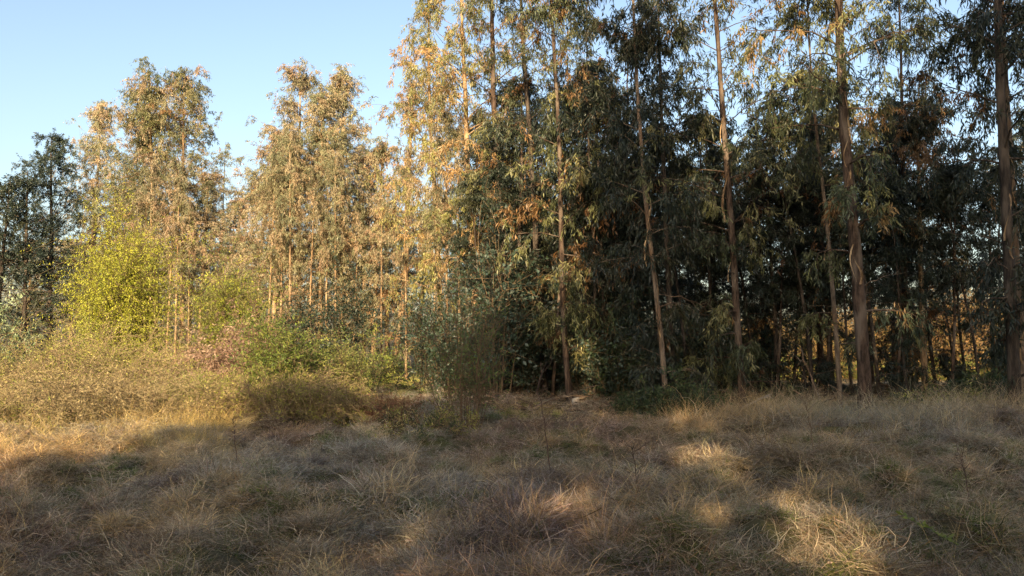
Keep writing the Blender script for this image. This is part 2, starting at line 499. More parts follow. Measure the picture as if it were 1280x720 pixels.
pixel_tree('eucalyptus_tree', 15, [(1083, 508), (1079, 430), (1071, 320), (1061, 220), (1053, 110), (1048, 0)], 18.0, 17.0, 0.138, 0.32, 1.8, BARK_RED,
           'largest eucalyptus with a thick peeling brown trunk behind the tall dry grass', dead=5, strips=5, low=5, nprim=48, pal=GROVE + OLIVE)
pixel_tree('eucalyptus_tree', 16, [(1270, 520), (1265, 410), (1258, 270), (1252, 130), (1246, 0)], 16.0, 15.0, 0.115, 0.28, 1.6, BARK_DARK,
           'dark grey trunked eucalyptus at the end of the grove with heavy drooping foliage', dead=4, strips=3, low=8, nprim=48, pal=DARK)
pixel_tree('eucalyptus_tree', 17, [(1274, 505), (1278, 400), (1270, 290), (1266, 200)], 17.2, 12.5, 0.075, 0.42, 1.3, BARK_PALE,
           'thin pale eucalyptus stem growing against the dark grey trunk', dead=2, strips=2, low=4, nprim=34, pal=DARK)
pixel_tree('eucalyptus_tree', 18, [(1051, 495), (1043, 390), (1032, 270), (1021, 180)], 19.6, 12.0, 0.062, 0.45, 1.2, BARK_PALE,
           'thin pale leaning eucalyptus stem next to the largest trunk', dead=2, strips=1, low=3, nprim=32, pal=GROVE + OLIVE)
pixel_tree('eucalyptus_tree', 19, [(1157, 490), (1153, 400), (1150, 300), (1147, 180)], 22.0, 8.8, 0.09, 0.34, 1.6, BARK_TAN,
           'tan trunked eucalyptus lit from the field behind it', dead=3, low=6, pal=DARK + [((0.22, 0.13, 0.05), 2)])
pixel_tree('eucalyptus_tree', 20, [(757, 492), (756, 420), (752, 300), (748, 200)], 22.5, 9.4, 0.07, 0.40, 1.4, BARK_DARK,
           'thin dark eucalyptus stem between the reddish trunk and pale leaning trunk', dead=4, low=8, pal=DARK + [((0.22, 0.11, 0.04), 2)])
pixel_tree('eucalyptus_tree', 21, [(682, 492), (676, 400), (670, 300), (664, 180), (655, 60)], 24.0, 16.5, 0.11, 0.30, 1.8, BARK_DARK,
           'dark eucalyptus with tall wispy top just behind the reddish trunk', dead=3, low=9, pal=GROVE + OLIVE)
# --- tall trees at the corner of the grove, upper parts in the sun
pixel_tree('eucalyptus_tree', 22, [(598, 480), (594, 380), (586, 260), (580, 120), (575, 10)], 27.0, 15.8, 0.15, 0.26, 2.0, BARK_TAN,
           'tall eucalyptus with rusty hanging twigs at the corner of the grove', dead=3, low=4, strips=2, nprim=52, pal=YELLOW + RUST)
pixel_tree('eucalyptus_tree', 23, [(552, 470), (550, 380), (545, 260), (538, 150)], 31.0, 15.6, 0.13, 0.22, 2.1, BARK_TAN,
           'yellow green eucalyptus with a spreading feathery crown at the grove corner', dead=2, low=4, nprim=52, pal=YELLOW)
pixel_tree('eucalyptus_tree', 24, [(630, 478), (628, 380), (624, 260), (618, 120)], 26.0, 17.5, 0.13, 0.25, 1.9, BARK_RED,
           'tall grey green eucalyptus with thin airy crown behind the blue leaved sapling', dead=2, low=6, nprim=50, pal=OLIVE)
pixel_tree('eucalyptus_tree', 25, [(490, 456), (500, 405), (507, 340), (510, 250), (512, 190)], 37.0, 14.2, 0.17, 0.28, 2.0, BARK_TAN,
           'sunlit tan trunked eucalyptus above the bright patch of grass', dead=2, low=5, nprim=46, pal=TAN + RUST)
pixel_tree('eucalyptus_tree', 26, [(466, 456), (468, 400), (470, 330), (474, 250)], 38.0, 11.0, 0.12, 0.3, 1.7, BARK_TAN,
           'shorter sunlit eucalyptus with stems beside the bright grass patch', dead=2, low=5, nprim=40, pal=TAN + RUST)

# --- sunlit clumps on the far side of the brambles
LITG = 'sunlit eucalyptus behind the brambles'
lit_first = {}
for i, (px, top, Yd, r, R, pal, lab) in enumerate([
        (428, 95, 38.0, 0.14, 1.7, TAN, 'sunlit eucalyptus whose tall wispy top tops the tawny clump'),
        (400, 120, 37.0, 0.15, 1.7, TAN, 'tawny eucalyptus with bright tan trunk amid the sunlit clump'),
        (372, 88, 38.5, 0.13, 1.8, TAN, 'tawny sunlit eucalyptus with twin wispy tops, trunk bare and bright'),
        (340, 165, 37.0, 0.13, 1.8, TAN, 'tawny eucalyptus with bright stem on the clump side toward the yellow green tree'),
        (455, 190, 39.5, 0.11, 1.5, TAN, 'low tawny eucalyptus on the clump side facing the bright grass patch'),
        (318, 215, 40.0, 0.11, 1.6, TAN + OLIVE, 'short olive eucalyptus at the foot of the tawny clump'),
        (228, 90, 42.0, 0.15, 2.05, TAN + OLIVE, 'twin topped eucalyptus of the clump behind the yellow green tree'),
        (196, 92, 42.0, 0.14, 2.05, TAN + OLIVE, 'highest olive tan eucalyptus rising straight above the yellow green tree'),
        (172, 165, 43.0, 0.13, 1.6, TAN + OLIVE, 'olive tan eucalyptus with a rounded shoulder above the yellow green tree'),
        (248, 215, 41.0, 0.12, 1.6, TAN, 'low tan eucalyptus with many bright stems beside the tall pair'),
        (112, 130, 46.0, 0.15, 1.7, TAN, 'lone pinkish tan eucalyptus with narrow pointed crown beside dark tree'),
        (140, 225, 45.0, 0.12, 1.7, OLIVE, 'short olive eucalyptus filling the gap beside the pinkish tan one'),
        ]):
    p = pix(px, 440, Yd); p[2] = ground_z(p[0], p[1]) - 0.05
    H = pix(px, top, Yd)[2] - p[2]
    g = rnd(300 + i)
    v = i % 3 if pal is TAN else 3 + i % 2
    if v not in lit_first:
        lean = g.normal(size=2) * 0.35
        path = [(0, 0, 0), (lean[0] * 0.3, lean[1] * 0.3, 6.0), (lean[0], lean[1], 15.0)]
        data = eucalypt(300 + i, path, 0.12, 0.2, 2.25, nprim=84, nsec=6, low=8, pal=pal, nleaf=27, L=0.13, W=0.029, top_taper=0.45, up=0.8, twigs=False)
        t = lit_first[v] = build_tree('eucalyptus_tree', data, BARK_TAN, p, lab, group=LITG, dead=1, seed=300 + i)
        t.scale = (R / 1.7,) * 2 + (H / 15.0,)
    else:
        copy_tree(lit_first[v], p, g.uniform(0, 6.28), R / 1.7, lab, LITG, H / 15.0)

def plain_tree(seed, px, top, Yd, r, R, pal, bark, lab, group=None, **kw):
    p = pix(px, 440, Yd); p[2] = ground_z(p[0], p[1]) - 0.05
    H = pix(px, top, Yd)[2] - p[2]
    g = rnd(seed); lean = g.normal(size=2) * 0.4
    path = [(0, 0, 0), (lean[0] * 0.3, lean[1] * 0.3, H * 0.4), (lean[0], lean[1], H)]
    data = eucalypt(seed, path, r, kw.pop('cb', 0.2), R, pal=pal, **kw)
    return build_tree('eucalyptus_tree', data, bark, p, lab, group=group, seed=seed)
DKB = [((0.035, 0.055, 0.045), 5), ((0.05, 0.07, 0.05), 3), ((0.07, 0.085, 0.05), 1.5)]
plain_tree(401, 62, 172, 43.0, 0.16, 2.6, DKB, BARK_DARK, 'dark blue green broad crowned tree beside the pinkish tan eucalyptus', cb=0.08, nprim=64, hang=0.5, L=0.11, W=0.038, nleaf=40, twigs=False)
plain_tree(402, 30, 215, 41.0, 0.14, 2.2, DKB, BARK_DARK, 'lower dark tree in front of the broad dark crown', cb=0.06, nprim=60, hang=0.5, L=0.11, W=0.04, twigs=False)
plain_tree(403, -8, 225, 40.0, 0.14, 2.1, DARK, BARK_DARK, 'dark green tree at the outer end of the tree line', cb=0.06, nprim=56, hang=0.6, L=0.13, W=0.05, twigs=False)
plain_tree(404, 274, 178, 56.0, 0.08, 1.0, OLIVE, BARK_DARK, 'thin sparse eucalyptus showing sky through it between the two clumps', cb=0.35, nprim=22, nleaf=10)
plain_tree(405, 284, 235, 52.0, 0.10, 1.8, TAN + OLIVE, BARK_TAN, 'low bushy eucalyptus in the gap between the two sunlit clumps', cb=0.1, nprim=54, twigs=False, W=0.042)
for k, (px, top, Yd) in enumerate([(90, 300, 60), (165, 290, 62), (235, 300, 58), (300, 295, 60), (350, 290, 58), (430, 280, 57), (485, 270, 55), (520, 260, 50), (30, 300, 62)]):
    p = pix(px, 440, Yd); p[2] = ground_z(p[0], p[1]) - 0.05
    H = pix(px, top, Yd)[2] - p[2]
    copy_tree(lit_first[3 + k % 2], p, k * 1.9, 1.45, 'low broad eucalyptus seen behind the sunlit clumps', 'second row behind the sunlit clumps', H / 15.0)

# --- generic trees, copied for the back rows of the belt
protos = []
for i in range(5):
    g = rnd(500 + i); H = [13.5, 12.0, 14.5, 11.0, 13.0][i]
    lean = g.normal(size=2) * 0.5
    path = [(0, 0, 0), (lean[0] * 0.2, lean[1] * 0.2, H * 0.3), (lean[0] * .8, lean[1] * .8, H * 0.7), (lean[0], lean[1], H)]
    protos.append((eucalypt(500 + i, path, 0.085, 0.33, 1.6, nprim=42, low=4, pal=DARK, nleaf=19), BARK_DARK if i % 2 else BARK_RED))
g = rnd(4242)
spots = []
for k in range(4000):                                      # back rows
    px = g.uniform(600, 1340); Yd = g.uniform(22.0, 34.0)
    if px < 960: Yd = g.uniform(24, 46)
    x = (px - 640) / FPX * Yd
    if px > 900 and Yd > 31: continue
    if all((x - a) ** 2 + (Yd - b) ** 2 > 1.75 ** 2 for a, b in spots):
        # keep two windows to the bright field behind free of trunks
        if (972 < px < 1004 or 1172 < px < 1238): continue
        spots.append((x, Yd))
    if len(spots) >= 58: break
first = {}
for k, (x, y) in enumerate(spots):
    i = k % 5
    loc = (x, y, float(ground_z(x, y)) - 0.06)
    lab = 'slender dark eucalyptus in the shaded back rows of the grove'
    if i not in first:
        first[i] = build_tree('eucalyptus_tree', protos[i][0], protos[i][1], loc, lab, group='back rows of the grove', dead=3, seed=600 + i)
    else:
        s_ = g.uniform(0.85, 1.1)
        copy_tree(first[i], loc, g.uniform(0, 6.28), s_, lab, 'back rows of the grove', s_ * (0.60 if x / y > 0.43 else 0.70 if x / y > 0.3 else 0.74))

# --- slender poles: dark ones in the grove, bright ones in the sunlit clumps
pole_p = []
for i in range(3):
    g2 = rnd(560 + i); H = 9.5 + i; ln = g2.normal(size=2) * 0.5
    path = [(0, 0, 0), (ln[0] * .2 + .08, ln[1] * .2, H * .3), (ln[0] * .7 - .08, ln[1] * .7, H * .65), (ln[0], ln[1], H)]
    pole_p.append(eucalypt(560 + i, path, 0.05, 0.45, 1.0, nprim=22, nsec=4, low=2, pal=DARK, nleaf=22))
pf = {}
for k, (px, Yd) in enumerate([(690, 23), (727, 24), (742, 22.2), (768, 23.2), (800, 22), (862, 21), (880, 23), (898, 22), (945, 22.5), (968, 21.5), (1008, 22), (1018, 20.8), (1030, 22.5),
                              (1066, 21), (1100, 20.5), (1118, 22), (1135, 20.5), (1170, 23), (1186, 21), (1208, 22.5), (1226, 20.5), (1243, 22), (640, 23), (612, 23.5), (1020, 26), (1140, 25), (1195, 27), (990, 25)]):
    loc = gp(px, Yd); loc[2] -= 0.05
    i = k % 3; lab = 'very thin dark eucalyptus pole among the grove trunks'
    if i not in pf: pf[i] = build_tree('eucalyptus_tree', pole_p[i], BARK_DARK if i else BARK_RED, loc, lab, group='thin poles in the grove', dead=4, seed=570 + i)
    else: copy_tree(pf[i], loc, k * 2.1, 0.8 + 0.35 * ((k * 37) % 10) / 10, lab, 'thin poles in the grove', 0.55 + 0.25 * ((k * 37) % 10) / 10)
lp_ = None
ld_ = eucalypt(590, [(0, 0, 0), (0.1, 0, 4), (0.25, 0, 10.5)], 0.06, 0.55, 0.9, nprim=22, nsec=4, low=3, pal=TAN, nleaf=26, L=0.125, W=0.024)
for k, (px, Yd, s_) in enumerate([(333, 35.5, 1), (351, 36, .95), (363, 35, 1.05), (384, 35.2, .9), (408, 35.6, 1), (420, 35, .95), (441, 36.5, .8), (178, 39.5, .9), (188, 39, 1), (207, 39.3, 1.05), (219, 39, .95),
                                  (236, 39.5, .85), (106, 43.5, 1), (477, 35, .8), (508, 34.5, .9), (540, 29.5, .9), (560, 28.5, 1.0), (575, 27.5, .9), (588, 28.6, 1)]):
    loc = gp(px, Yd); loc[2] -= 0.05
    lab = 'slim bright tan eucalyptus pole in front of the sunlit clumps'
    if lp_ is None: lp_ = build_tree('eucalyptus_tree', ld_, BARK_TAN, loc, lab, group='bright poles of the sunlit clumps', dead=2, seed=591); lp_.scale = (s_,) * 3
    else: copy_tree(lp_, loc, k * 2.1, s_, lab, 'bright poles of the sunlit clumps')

# --- tall trees across the clearing behind the camera: their shade lies on the meadow
patches = [(868, 562, 0.36), (900, 572, 0.36), (940, 590, 0.14), (985, 622, 0.32), (1000, 645, 0.34), (1015, 668, 0.30), (990, 690, 0.22),
           (868, 632, 0.20), (893, 648, 0.20), (735, 600, 0.22), (715, 613, 0.25), (695, 628, 0.20), (478, 668, 0.15), (505, 660, 0.18), (532, 650, 0.18), (556, 641, 0.14)]
rays = []
for px, py, r in patches:
    a = pix(px, py, 10.0); d = unit(a - CAM); t = (0.15 - CAM[2]) / d[2]
    rays.append((CAM + d * t, r * 1.25))
def gap_for(base):  # drops crown leaves along sun rays, shaped to land sun patches on the meadow
    def f(lp):
        keep = np.ones(len(lp), bool)
        w = lp + base
        for p, r in rays:
            rel = w - p
            dist = np.linalg.norm(rel - np.outer(rel @ SUN_DIR, SUN_DIR), axis=1)
            keep &= dist > r
        return keep
    return f
for i, (x, y, H, R) in enumerate([(-8.6, -13, 10.3, 2.0), (-5.4, -15, 15.0, 2.4), (-1.8, -13.5, 20.5, 2.5), (1.6, -15.5, 18.0, 2.5), (5.0, -13.5, 19.5, 2.5),
                                  (8.4, -15, 22, 2.6), (11.8, -13.5, 22, 2.6), (15.2, -15, 22, 2.6), (-6.6, -18.5, 15.5, 2.4), (0, -19, 19, 2.5), (6.8, -18.5, 20, 2.5), (13.5, -19, 22, 2.6)]):
    base = np.array([x, y, float(ground_z(x, y)) - 0.05])
    g = rnd(700 + i); lean = g.normal(size=2) * 0.3
    data = eucalypt(700 + i, [(0, 0, 0), (lean[0] * .3, lean[1] * .3, H * .4), (lean[0], lean[1], H)], 0.18, 0.16, R * 1.1, nprim=int(6.0 * H), nleaf=7, L=0.46, W=0.24, twigs=False,
                    pal=OLIVE, gap=gap_for(base))
    build_tree('eucalyptus_tree', data, BARK_RED, base, 'tall eucalyptus across the clearing, shading the meadow', group='trees across the clearing', seed=700 + i)

# ------------------------------------------------------------------ shrubs, brambles and saplings
def bush(seed, R, H, nstem, nsub, nleaf, L, W, pal, arch=0.6, ldir=0.0, stem_r=0.012, stem_c=(0.12, 0.085, 0.05), spread=1.0, lean=(0, 0), fill=0.25):
    g = rnd(seed)
    az = g.uniform(0, 2 * np.pi, nstem); ro = np.sqrt(g.random(nstem))
    p0 = np.stack([np.cos(az) * ro * R * 0.35, np.sin(az) * ro * R * 0.35, np.full(nstem, -0.05)], -1)
    out = np.stack([np.cos(az) * ro * R * spread + lean[0], np.sin(az) * ro * R * spread + lean[1], H * (1.1 - 0.45 * ro ** 2) * g.uniform(0.6, 1.0, nstem)], -1)
    Ls = np.linalg.norm(out, axis=1) * (1 + 0.25 * arch)
    d = unit(out + np.array([0, 0, 1]) * (arch * H * 0.6))
    P = polyline(p0, d, Ls, 8, arch * g.uniform(0.3, 0.8, nstem), g, 0.03)
    P[:, :, 2] = np.maximum(P[:, :, 2], 0.02 * np.arange(8)[None])
    v, q = tubes(P, stem_r * g.uniform(0.6, 1.2, (nstem, 1)) * np.linspace(1, 0.35, 8)[None], 3)
    parts = [(v, q, stem_c)]
    ts = g.uniform(fill, 1.0, (nstem, nsub))
    q0 = along(P, ts).reshape(-1, 3)
    sd = unit(np.repeat(unit(P[:, -1] - P[:, 2]), nsub, 0) * 0.5 + g.normal(size=(nstem * nsub, 3)) * 0.6 + np.array([0, 0, 0.15]))
    Lsub = np.repeat(Ls, nsub) * g.uniform(0.15, 0.4, nstem * nsub)
    Ps = polyline(q0, sd, Lsub, 5, arch * g.uniform(0.2, 0.9, nstem * nsub), g, 0.05)
    Ps[:, :, 2] = np.maximum(Ps[:, :, 2], 0.03)
    v, q = tubes(Ps[:, ::2], stem_r * 0.45 * np.linspace(1, 0.35, 3)[None] * np.ones((nstem * nsub, 1)), 3)
    parts.append((v, q, np.array(stem_c) * 1.15))
    sv, sf, scol = merge(parts)
    MS = nstem * nsub
    tl = g.uniform(0.1, 1.0, (MS, nleaf))
    lp = along(Ps, tl).reshape(-1, 3) + g.normal(size=(MS * nleaf, 3)) * L * 0.5
    lp[:, 2] = np.maximum(lp[:, 2], 0.02)
    ld = np.repeat(sd, nleaf, 0) * 0.5 + g.normal(size=(MS * nleaf, 3)) * 0.6 + np.array([0, 0, ldir])
    cs = pick(g, pal, MS) * g.uniform(0.8, 1.2, (MS, 1))
    cl = np.repeat(cs, nleaf, 0) * g.uniform(0.7, 1.3, (MS * nleaf, 1))
    n = len(lp)
    vv, ff = leaves(lp, ld, L * g.uniform(0.6, 1.3, n), W * g.uniform(0.7, 1.3, n), g)
    return (sv, sf, scol), (vv, ff, np.repeat(cl, 4, 0))

def place_bush(name, data, loc, label, cat='shrub', group=None, foliage='foliage', leafmat=None):
    root = obj(name, None, label=label, cat=cat, group=group, loc=loc)
    (sv, sf, scol), (lv, lf, lc) = data
    obj('stem_frame', mesh_np('stem_frame', sv, sf, scol, smooth=True, mats=[STEM]), root)
    obj(foliage, mesh_np(foliage, lv, [lf], lc, mats=[leafmat or SHRUB]), root)
    return root


YG = [((0.43, 0.46, 0.055), 5), ((0.36, 0.41, 0.05), 4), ((0.24, 0.30, 0.045), 2)]
GREEN = [((0.19, 0.23, 0.045), 5), ((0.13, 0.17, 0.04), 4), ((0.27, 0.27, 0.06), 2)]
BRAM = [((0.30, 0.25, 0.10), 4), ((0.26, 0.27, 0.06), 5), ((0.20, 0.135, 0.075), 3), ((0.36, 0.30, 0.13), 2)]
DEAD = [((0.38, 0.27, 0.19), 4), ((0.28, 0.185, 0.13), 3), ((0.44, 0.33, 0.23), 2)]
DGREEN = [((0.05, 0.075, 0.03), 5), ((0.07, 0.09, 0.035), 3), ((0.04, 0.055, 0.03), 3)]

place_bush('weeping_tree', bush(801, 1.2, 6.3, 90, 20, 36, 0.085, 0.025, YG, arch=0.5, ldir=-0.9, stem_r=0.02, fill=0.12), gp(150, 26.5),
           'bright yellow green weeping tree with fine feathery foliage above the brambles', 'tree')
place_bush('weeping_tree', bush(802, 0.95, 6.0, 54, 16, 36, 0.095, 0.023, GREEN + YG[1:], arch=0.65, ldir=-0.9, stem_r=0.02, fill=0.12), gp(288, 28.0),
           'green weeping tree with hanging foliage behind the dry pinkish bush', 'tree')
place_bush('pale_sapling', bush(803, 0.65, 3.1, 9, 12, 26, 0.12, 0.03, [((0.36, 0.42, 0.25), 4), ((0.26, 0.32, 0.17), 3)], arch=0.1, ldir=0.6), gp(20, 22.5),
           'silvery pale green sapling with upswept branches at the end of the brambles', 'sapling')
place_bush('dead_bush', bush(804, 1.15, 3.1, 50, 12, 18, 0.10, 0.03, DEAD, arch=0.8, ldir=-0.5, stem_c=(0.2, 0.12, 0.08)), gp(292, 20.5),
           'dry pinkish brown dead leafed bush behind the sunlit brambles')
place_bush('shrub', bush(805, 0.9, 2.7, 40, 12, 22, 0.07, 0.026, GREEN, arch=0.45), gp(345, 17.8),
           'green leafy shrub rising from the brambles beside the dead leafed bush')
place_bush('shrub', bush(806, 0.95, 2.5, 40, 12, 20, 0.07, 0.022, [((0.2, 0.21, 0.06), 4), ((0.15, 0.17, 0.04), 4), ((0.22, 0.18, 0.08), 2)], arch=0.5), gp(412, 19.5),
           'pale yellow green shrub between the green shrub and bright grass patch')
place_bush('shrub', bush(807, 1.1, 2.4, 36, 12, 22, 0.08, 0.025, DGREEN + GREEN, arch=0.5), gp(455, 25.0),
           'dark olive shrub in front of the sunlit eucalyptus trunks')
place_bush('shrub', bush(808, 0.85, 3.3, 30, 11, 12, 0.075, 0.019, DGREEN + [((0.10, 0.15, 0.04), 8)], arch=0.16, ldir=0.15), gp(582, 15.6),
           'tall dark green fine leaved shrub standing alone before the grove')
place_bush('shrub', bush(809, 0.75, 1.0, 40, 10, 14, 0.07, 0.014, DGREEN + BRAM, arch=0.7), gp(545, 14.3),
           'low tangled shrub at the foot of the tall dark green shrub')
place_bush('dead_bush', bush(810, 0.8, 0.85, 40, 10, 10, 0.09, 0.02, [((0.2, 0.11, 0.06), 4), ((0.26, 0.17, 0.09), 3)], arch=0.8, stem_c=(0.16, 0.09, 0.05)), gp(478, 16.8),
           'low rusty brown dead bush beside the bright grass patch')
place_bush('dead_bush', bush(811, 0.7, 0.5, 30, 9, 5, 0.08, 0.012, [((0.15, 0.105, 0.075), 4), ((0.2, 0.15, 0.1), 3)], arch=0.9, stem_c=(0.15, 0.11, 0.08)), gp(672, 14.2),
           'low purplish brown dead bush in front of the white stump')
place_bush('shrub', bush(812, 0.85, 1.05, 36, 12, 20, 0.09, 0.035, DGREEN, arch=0.55), gp(845, 17.4),
           'low dark broad leaved shrub at the foot of the pale leaning trunk')
place_bush('shrub', bush(813, 0.6, 0.75, 30, 10, 18, 0.08, 0.03, DGREEN, arch=0.6), gp(800, 18.3),
           'small dark shrub between the thin dark stem and pale leaning trunk')
place_bush('shrub', bush(814, 0.7, 1.4, 24, 12, 20, 0.10, 0.05, DGREEN, arch=0.4), gp(1232, 18.5),
           'dark broad leaved shrub beside the dark grey trunk')
place_bush('shrub', bush(815, 0.9, 1.0, 34, 10, 16, 0.07, 0.025, DGREEN + BRAM[:2], arch=0.6), gp(1175, 18.0),
           'low dark scrub between the largest trunk and the dark grey trunk')
# brambles on the sunlit bank
for i, (px, Yd, R, H, lab) in enumerate([
        (20, 15.2, 1.7, 1.35, 'sunlit straw coloured bramble mound at the outer end of the bank'),
        (60, 18.8, 1.8, 1.75, 'tall tangled bramble mound below the silvery sapling'),
        (120, 15.6, 1.7, 1.25, 'sunlit brownish bramble mound with a dark hollow at its foot'),
        (150, 19.3, 1.8, 1.7, 'tangled yellowish bramble mound below the weeping tree'),
        (205, 16.2, 1.5, 1.25, 'brown bramble mound ending in a dark tangle at the meadow edge'),
        (232, 19.3, 1.5, 1.45, 'greenish bramble mound in front of the dry pinkish bush'),
        (268, 17.2, 1.1, 1.05, 'low yellow green bramble mound beside the green leafy shrub'),
        (345, 16.0, 1.2, 0.95, 'half shaded bramble tangle in front of the green leafy shrub'),
        (402, 16.6, 1.1, 0.9, 'half shaded bramble tangle in front of the pale yellow green shrub'),
        (-50, 17.0, 1.8, 1.5, 'bramble mound running out past the silvery sapling'),
        ]):
    pal = [BRAM, [((0.30, 0.30, 0.07), 4), ((0.36, 0.32, 0.10), 3), ((0.22, 0.24, 0.06), 3)], [((0.33, 0.25, 0.13), 4), ((0.25, 0.17, 0.10), 4), ((0.40, 0.31, 0.17), 2)]][[0, 1, 2, 1, 2, 1, 1, 0, 0, 0][i]]
    place_bush('bramble_thicket', bush(830 + i, R, H * (0.95 + 0.75 * ((i * 3) % 5) / 4), 110, 10, 9, 0.06, 0.020, pal, arch=0.85, ldir=-0.05, stem_r=0.009, stem_c=(0.25, 0.19, 0.11), spread=1.05), gp(px, Yd), lab, 'bramble', 'bramble mounds on the bank')

# young eucalyptus with round bluish leaves in the understorey
sap = []
for i in range(4):
    sap.append(bush(860 + i, 0.9, [3.6, 2.8, 4.4, 3.2][i], 16, 13, 17, 0.11, 0.06, BLUE if i != 1 else BLUE + DGREEN, arch=0.25, ldir=-0.1, stem_r=0.014, fill=0.15))
sfirst = {}
for k, (px, Yd, i, s, lab) in enumerate([
        (432, 31.0, 2, 1.15, 'silvery blue eucalyptus sapling before the tawny clump'), (385, 30.0, 0, 1.1, 'blue green eucalyptus sapling under the tawny clump trunks'),
        (530, 27.5, 2, 0.95, 'blue leaved sapling partly in the sun at the grove corner'), (565, 24.0, 0, 0.9, 'blue leaved sapling behind the tall dark green shrub'),
        (622, 22.0, 2, 1.25, 'tall blue green sapling catching light at the shaded grove edge'), (655, 23.5, 3, 1.0, 'shaded blue green sapling beside the reddish trunk'),
        (350, 29.0, 3, 1.0, 'small blue green sapling behind the green leafy shrub')]):
    loc = gp(px, Yd)
    if i not in sfirst:
        sfirst[i] = place_bush('eucalyptus_sapling', sap[i], loc, lab, 'sapling', 'blue leaved saplings', leafmat=LEAF); sfirst[i].scale = (s, s, s)
    else:
        copy_tree(sfirst[i], loc, k * 1.7, s, lab, 'blue leaved saplings')
g = rnd(99)
for k, (px, Yd) in enumerate([(735, 22.5), (775, 21.3), (790, 24.0), (862, 22.5), (885, 24.5), (905, 22.5), (955, 24.0), (945, 27.0), (700, 25.5), (650, 27), (600, 25), (815, 26), (870, 29),
                              (760, 29), (1262, 22), (1300, 20), (920, 31), (720, 31), (680, 34), (840, 34), (780, 36)]):
    i = k % 4
    lab = 'dark shaded eucalyptus sapling in the understorey of the grove'
    if i not in sfirst:
        sfirst[i] = place_bush('eucalyptus_sapling', sap[i], gp(px, Yd), lab, 'sapling', 'understorey saplings', leafmat=LEAF)
    else:
        copy_tree(sfirst[i], gp(px, Yd), g.uniform(0, 6.28), g.uniform(0.7, 1.1), lab, 'understorey saplings')

# sunlit trees and bushes of the field behind the belt
FAR = [((0.30, 0.18, 0.07), 4), ((0.24, 0.17, 0.06), 3), ((0.2, 0.17, 0.06), 2)]
fb = bush(890, 4.0, 9.0, 60, 14, 22, 0.22, 0.11, FAR, arch=0.4, ldir=-0.2, stem_r=0.05, fill=0.1)
fg = bush(891, 2.2, 2.6, 50, 12, 18, 0.16, 0.07, GREEN + FAR, arch=0.5, stem_r=0.03, fill=0.1)
f1 = f2 = None
for k, (px, Yd, s) in enumerate([(1205, 82, 1.15), (1165, 90, 1.0), (1030, 86, 0.9), (1260, 92, 1.1), (1090, 95, 1.0), (960, 98, 0.9)]):
    lab = 'orange tinted sunlit tree in the field beyond the grove'
    if f1 is None: f1 = place_bush('field_tree', fb, gp(px, Yd), lab, 'tree', 'sunlit trees beyond the grove'); f1.scale = (s, s, s)
    else: copy_tree(f1, gp(px, Yd), k * 1.3, s, lab, 'sunlit trees beyond the grove')
for k, (px, Yd, s) in enumerate([(990, 72, 1.1), (1015, 78, 0.9), (1125, 74, 0.9), (1165, 70, 0.8), (1210, 72, 0.9), (1250, 70, 1.0), (1060, 80, 0.8)]):
    lab = 'yellow green sunlit bush in the field beyond the grove'
    if f2 is None: f2 = place_bush('field_bush', fg, gp(px, Yd), lab, 'bush', 'sunlit bushes beyond the grove'); f2.scale = (s, s, s)
    else: copy_tree(f2, gp(px, Yd), k * 1.3, s, lab, 'sunlit bushes beyond the grove')

# ------------------------------------------------------------------ grass
def blades(g, n, Lr, bend, width, spread, a0=(0.1, 0.9), zr=(-0.03, 0.0), segs=4, colour=(1, 1, 1), cj=0.4):
    """n curved blades: each leaves the ground tilted by a0 and bends over by a further angle"""
    az = g.uniform(0, 2 * np.pi, n)
    p = np.stack([g.normal(size=n) * spread, g.normal(size=n) * spread, g.uniform(*zr, n)], -1)
    L = g.uniform(*Lr, n); b = g.uniform(*bend, n); t0 = g.uniform(*a0, n)
    V = np.empty((n, segs + 1, 2, 3)); pos = p.copy()
    twist = g.normal(size=n) * 0.7
    kink = g.normal(size=(n, segs)) * 0.45
    w = width * g.uniform(0.5, 1.4, n)
    roll = g.uniform(-1.2, 1.2, n)
    for s in range(segs + 1):
        t = s / segs
        ang = t0 + b * t
        azs = az + twist * t + (kink[:, :s].sum(1) if s else 0)
        d = np.stack([np.cos(azs) * np.sin(ang), np.sin(azs) * np.sin(ang), np.cos(ang)], -1)
        side = np.stack([-np.sin(azs), np.cos(azs), np.zeros(n)], -1)
        nor = np.cross(d, side)
        side = side * np.cos(roll)[:, None] + nor * np.sin(roll)[:, None]
        ww = (w * (1 - 0.8 * t))[:, None] * 0.5
        V[:, s, 0] = pos - side * ww; V[:, s, 1] = pos + side * ww
        if s < segs: pos = pos + d * (L / segs)[:, None]
    V[..., 2] = np.maximum(V[..., 2], -0.02 + 0.02 * g.random((n, segs + 1, 2)))
    k = (segs + 1) * 2
    b0 = np.arange(n)[:, None] * k
    Q = np.concatenate([b0 + np.array([[2 * s, 2 * s + 1, 2 * s + 3, 2 * s + 2]]) for s in range(segs)], 0)
    c = np.asarray(colour) * np.exp(g.normal(size=(n, 1)) * cj) * (1 + g.normal(size=(n, 3)) * 0.05)
    return V.reshape(-1, 3), Q, np.repeat(np.minimum(c, np.asarray(colour) * 1.7), k, 0)

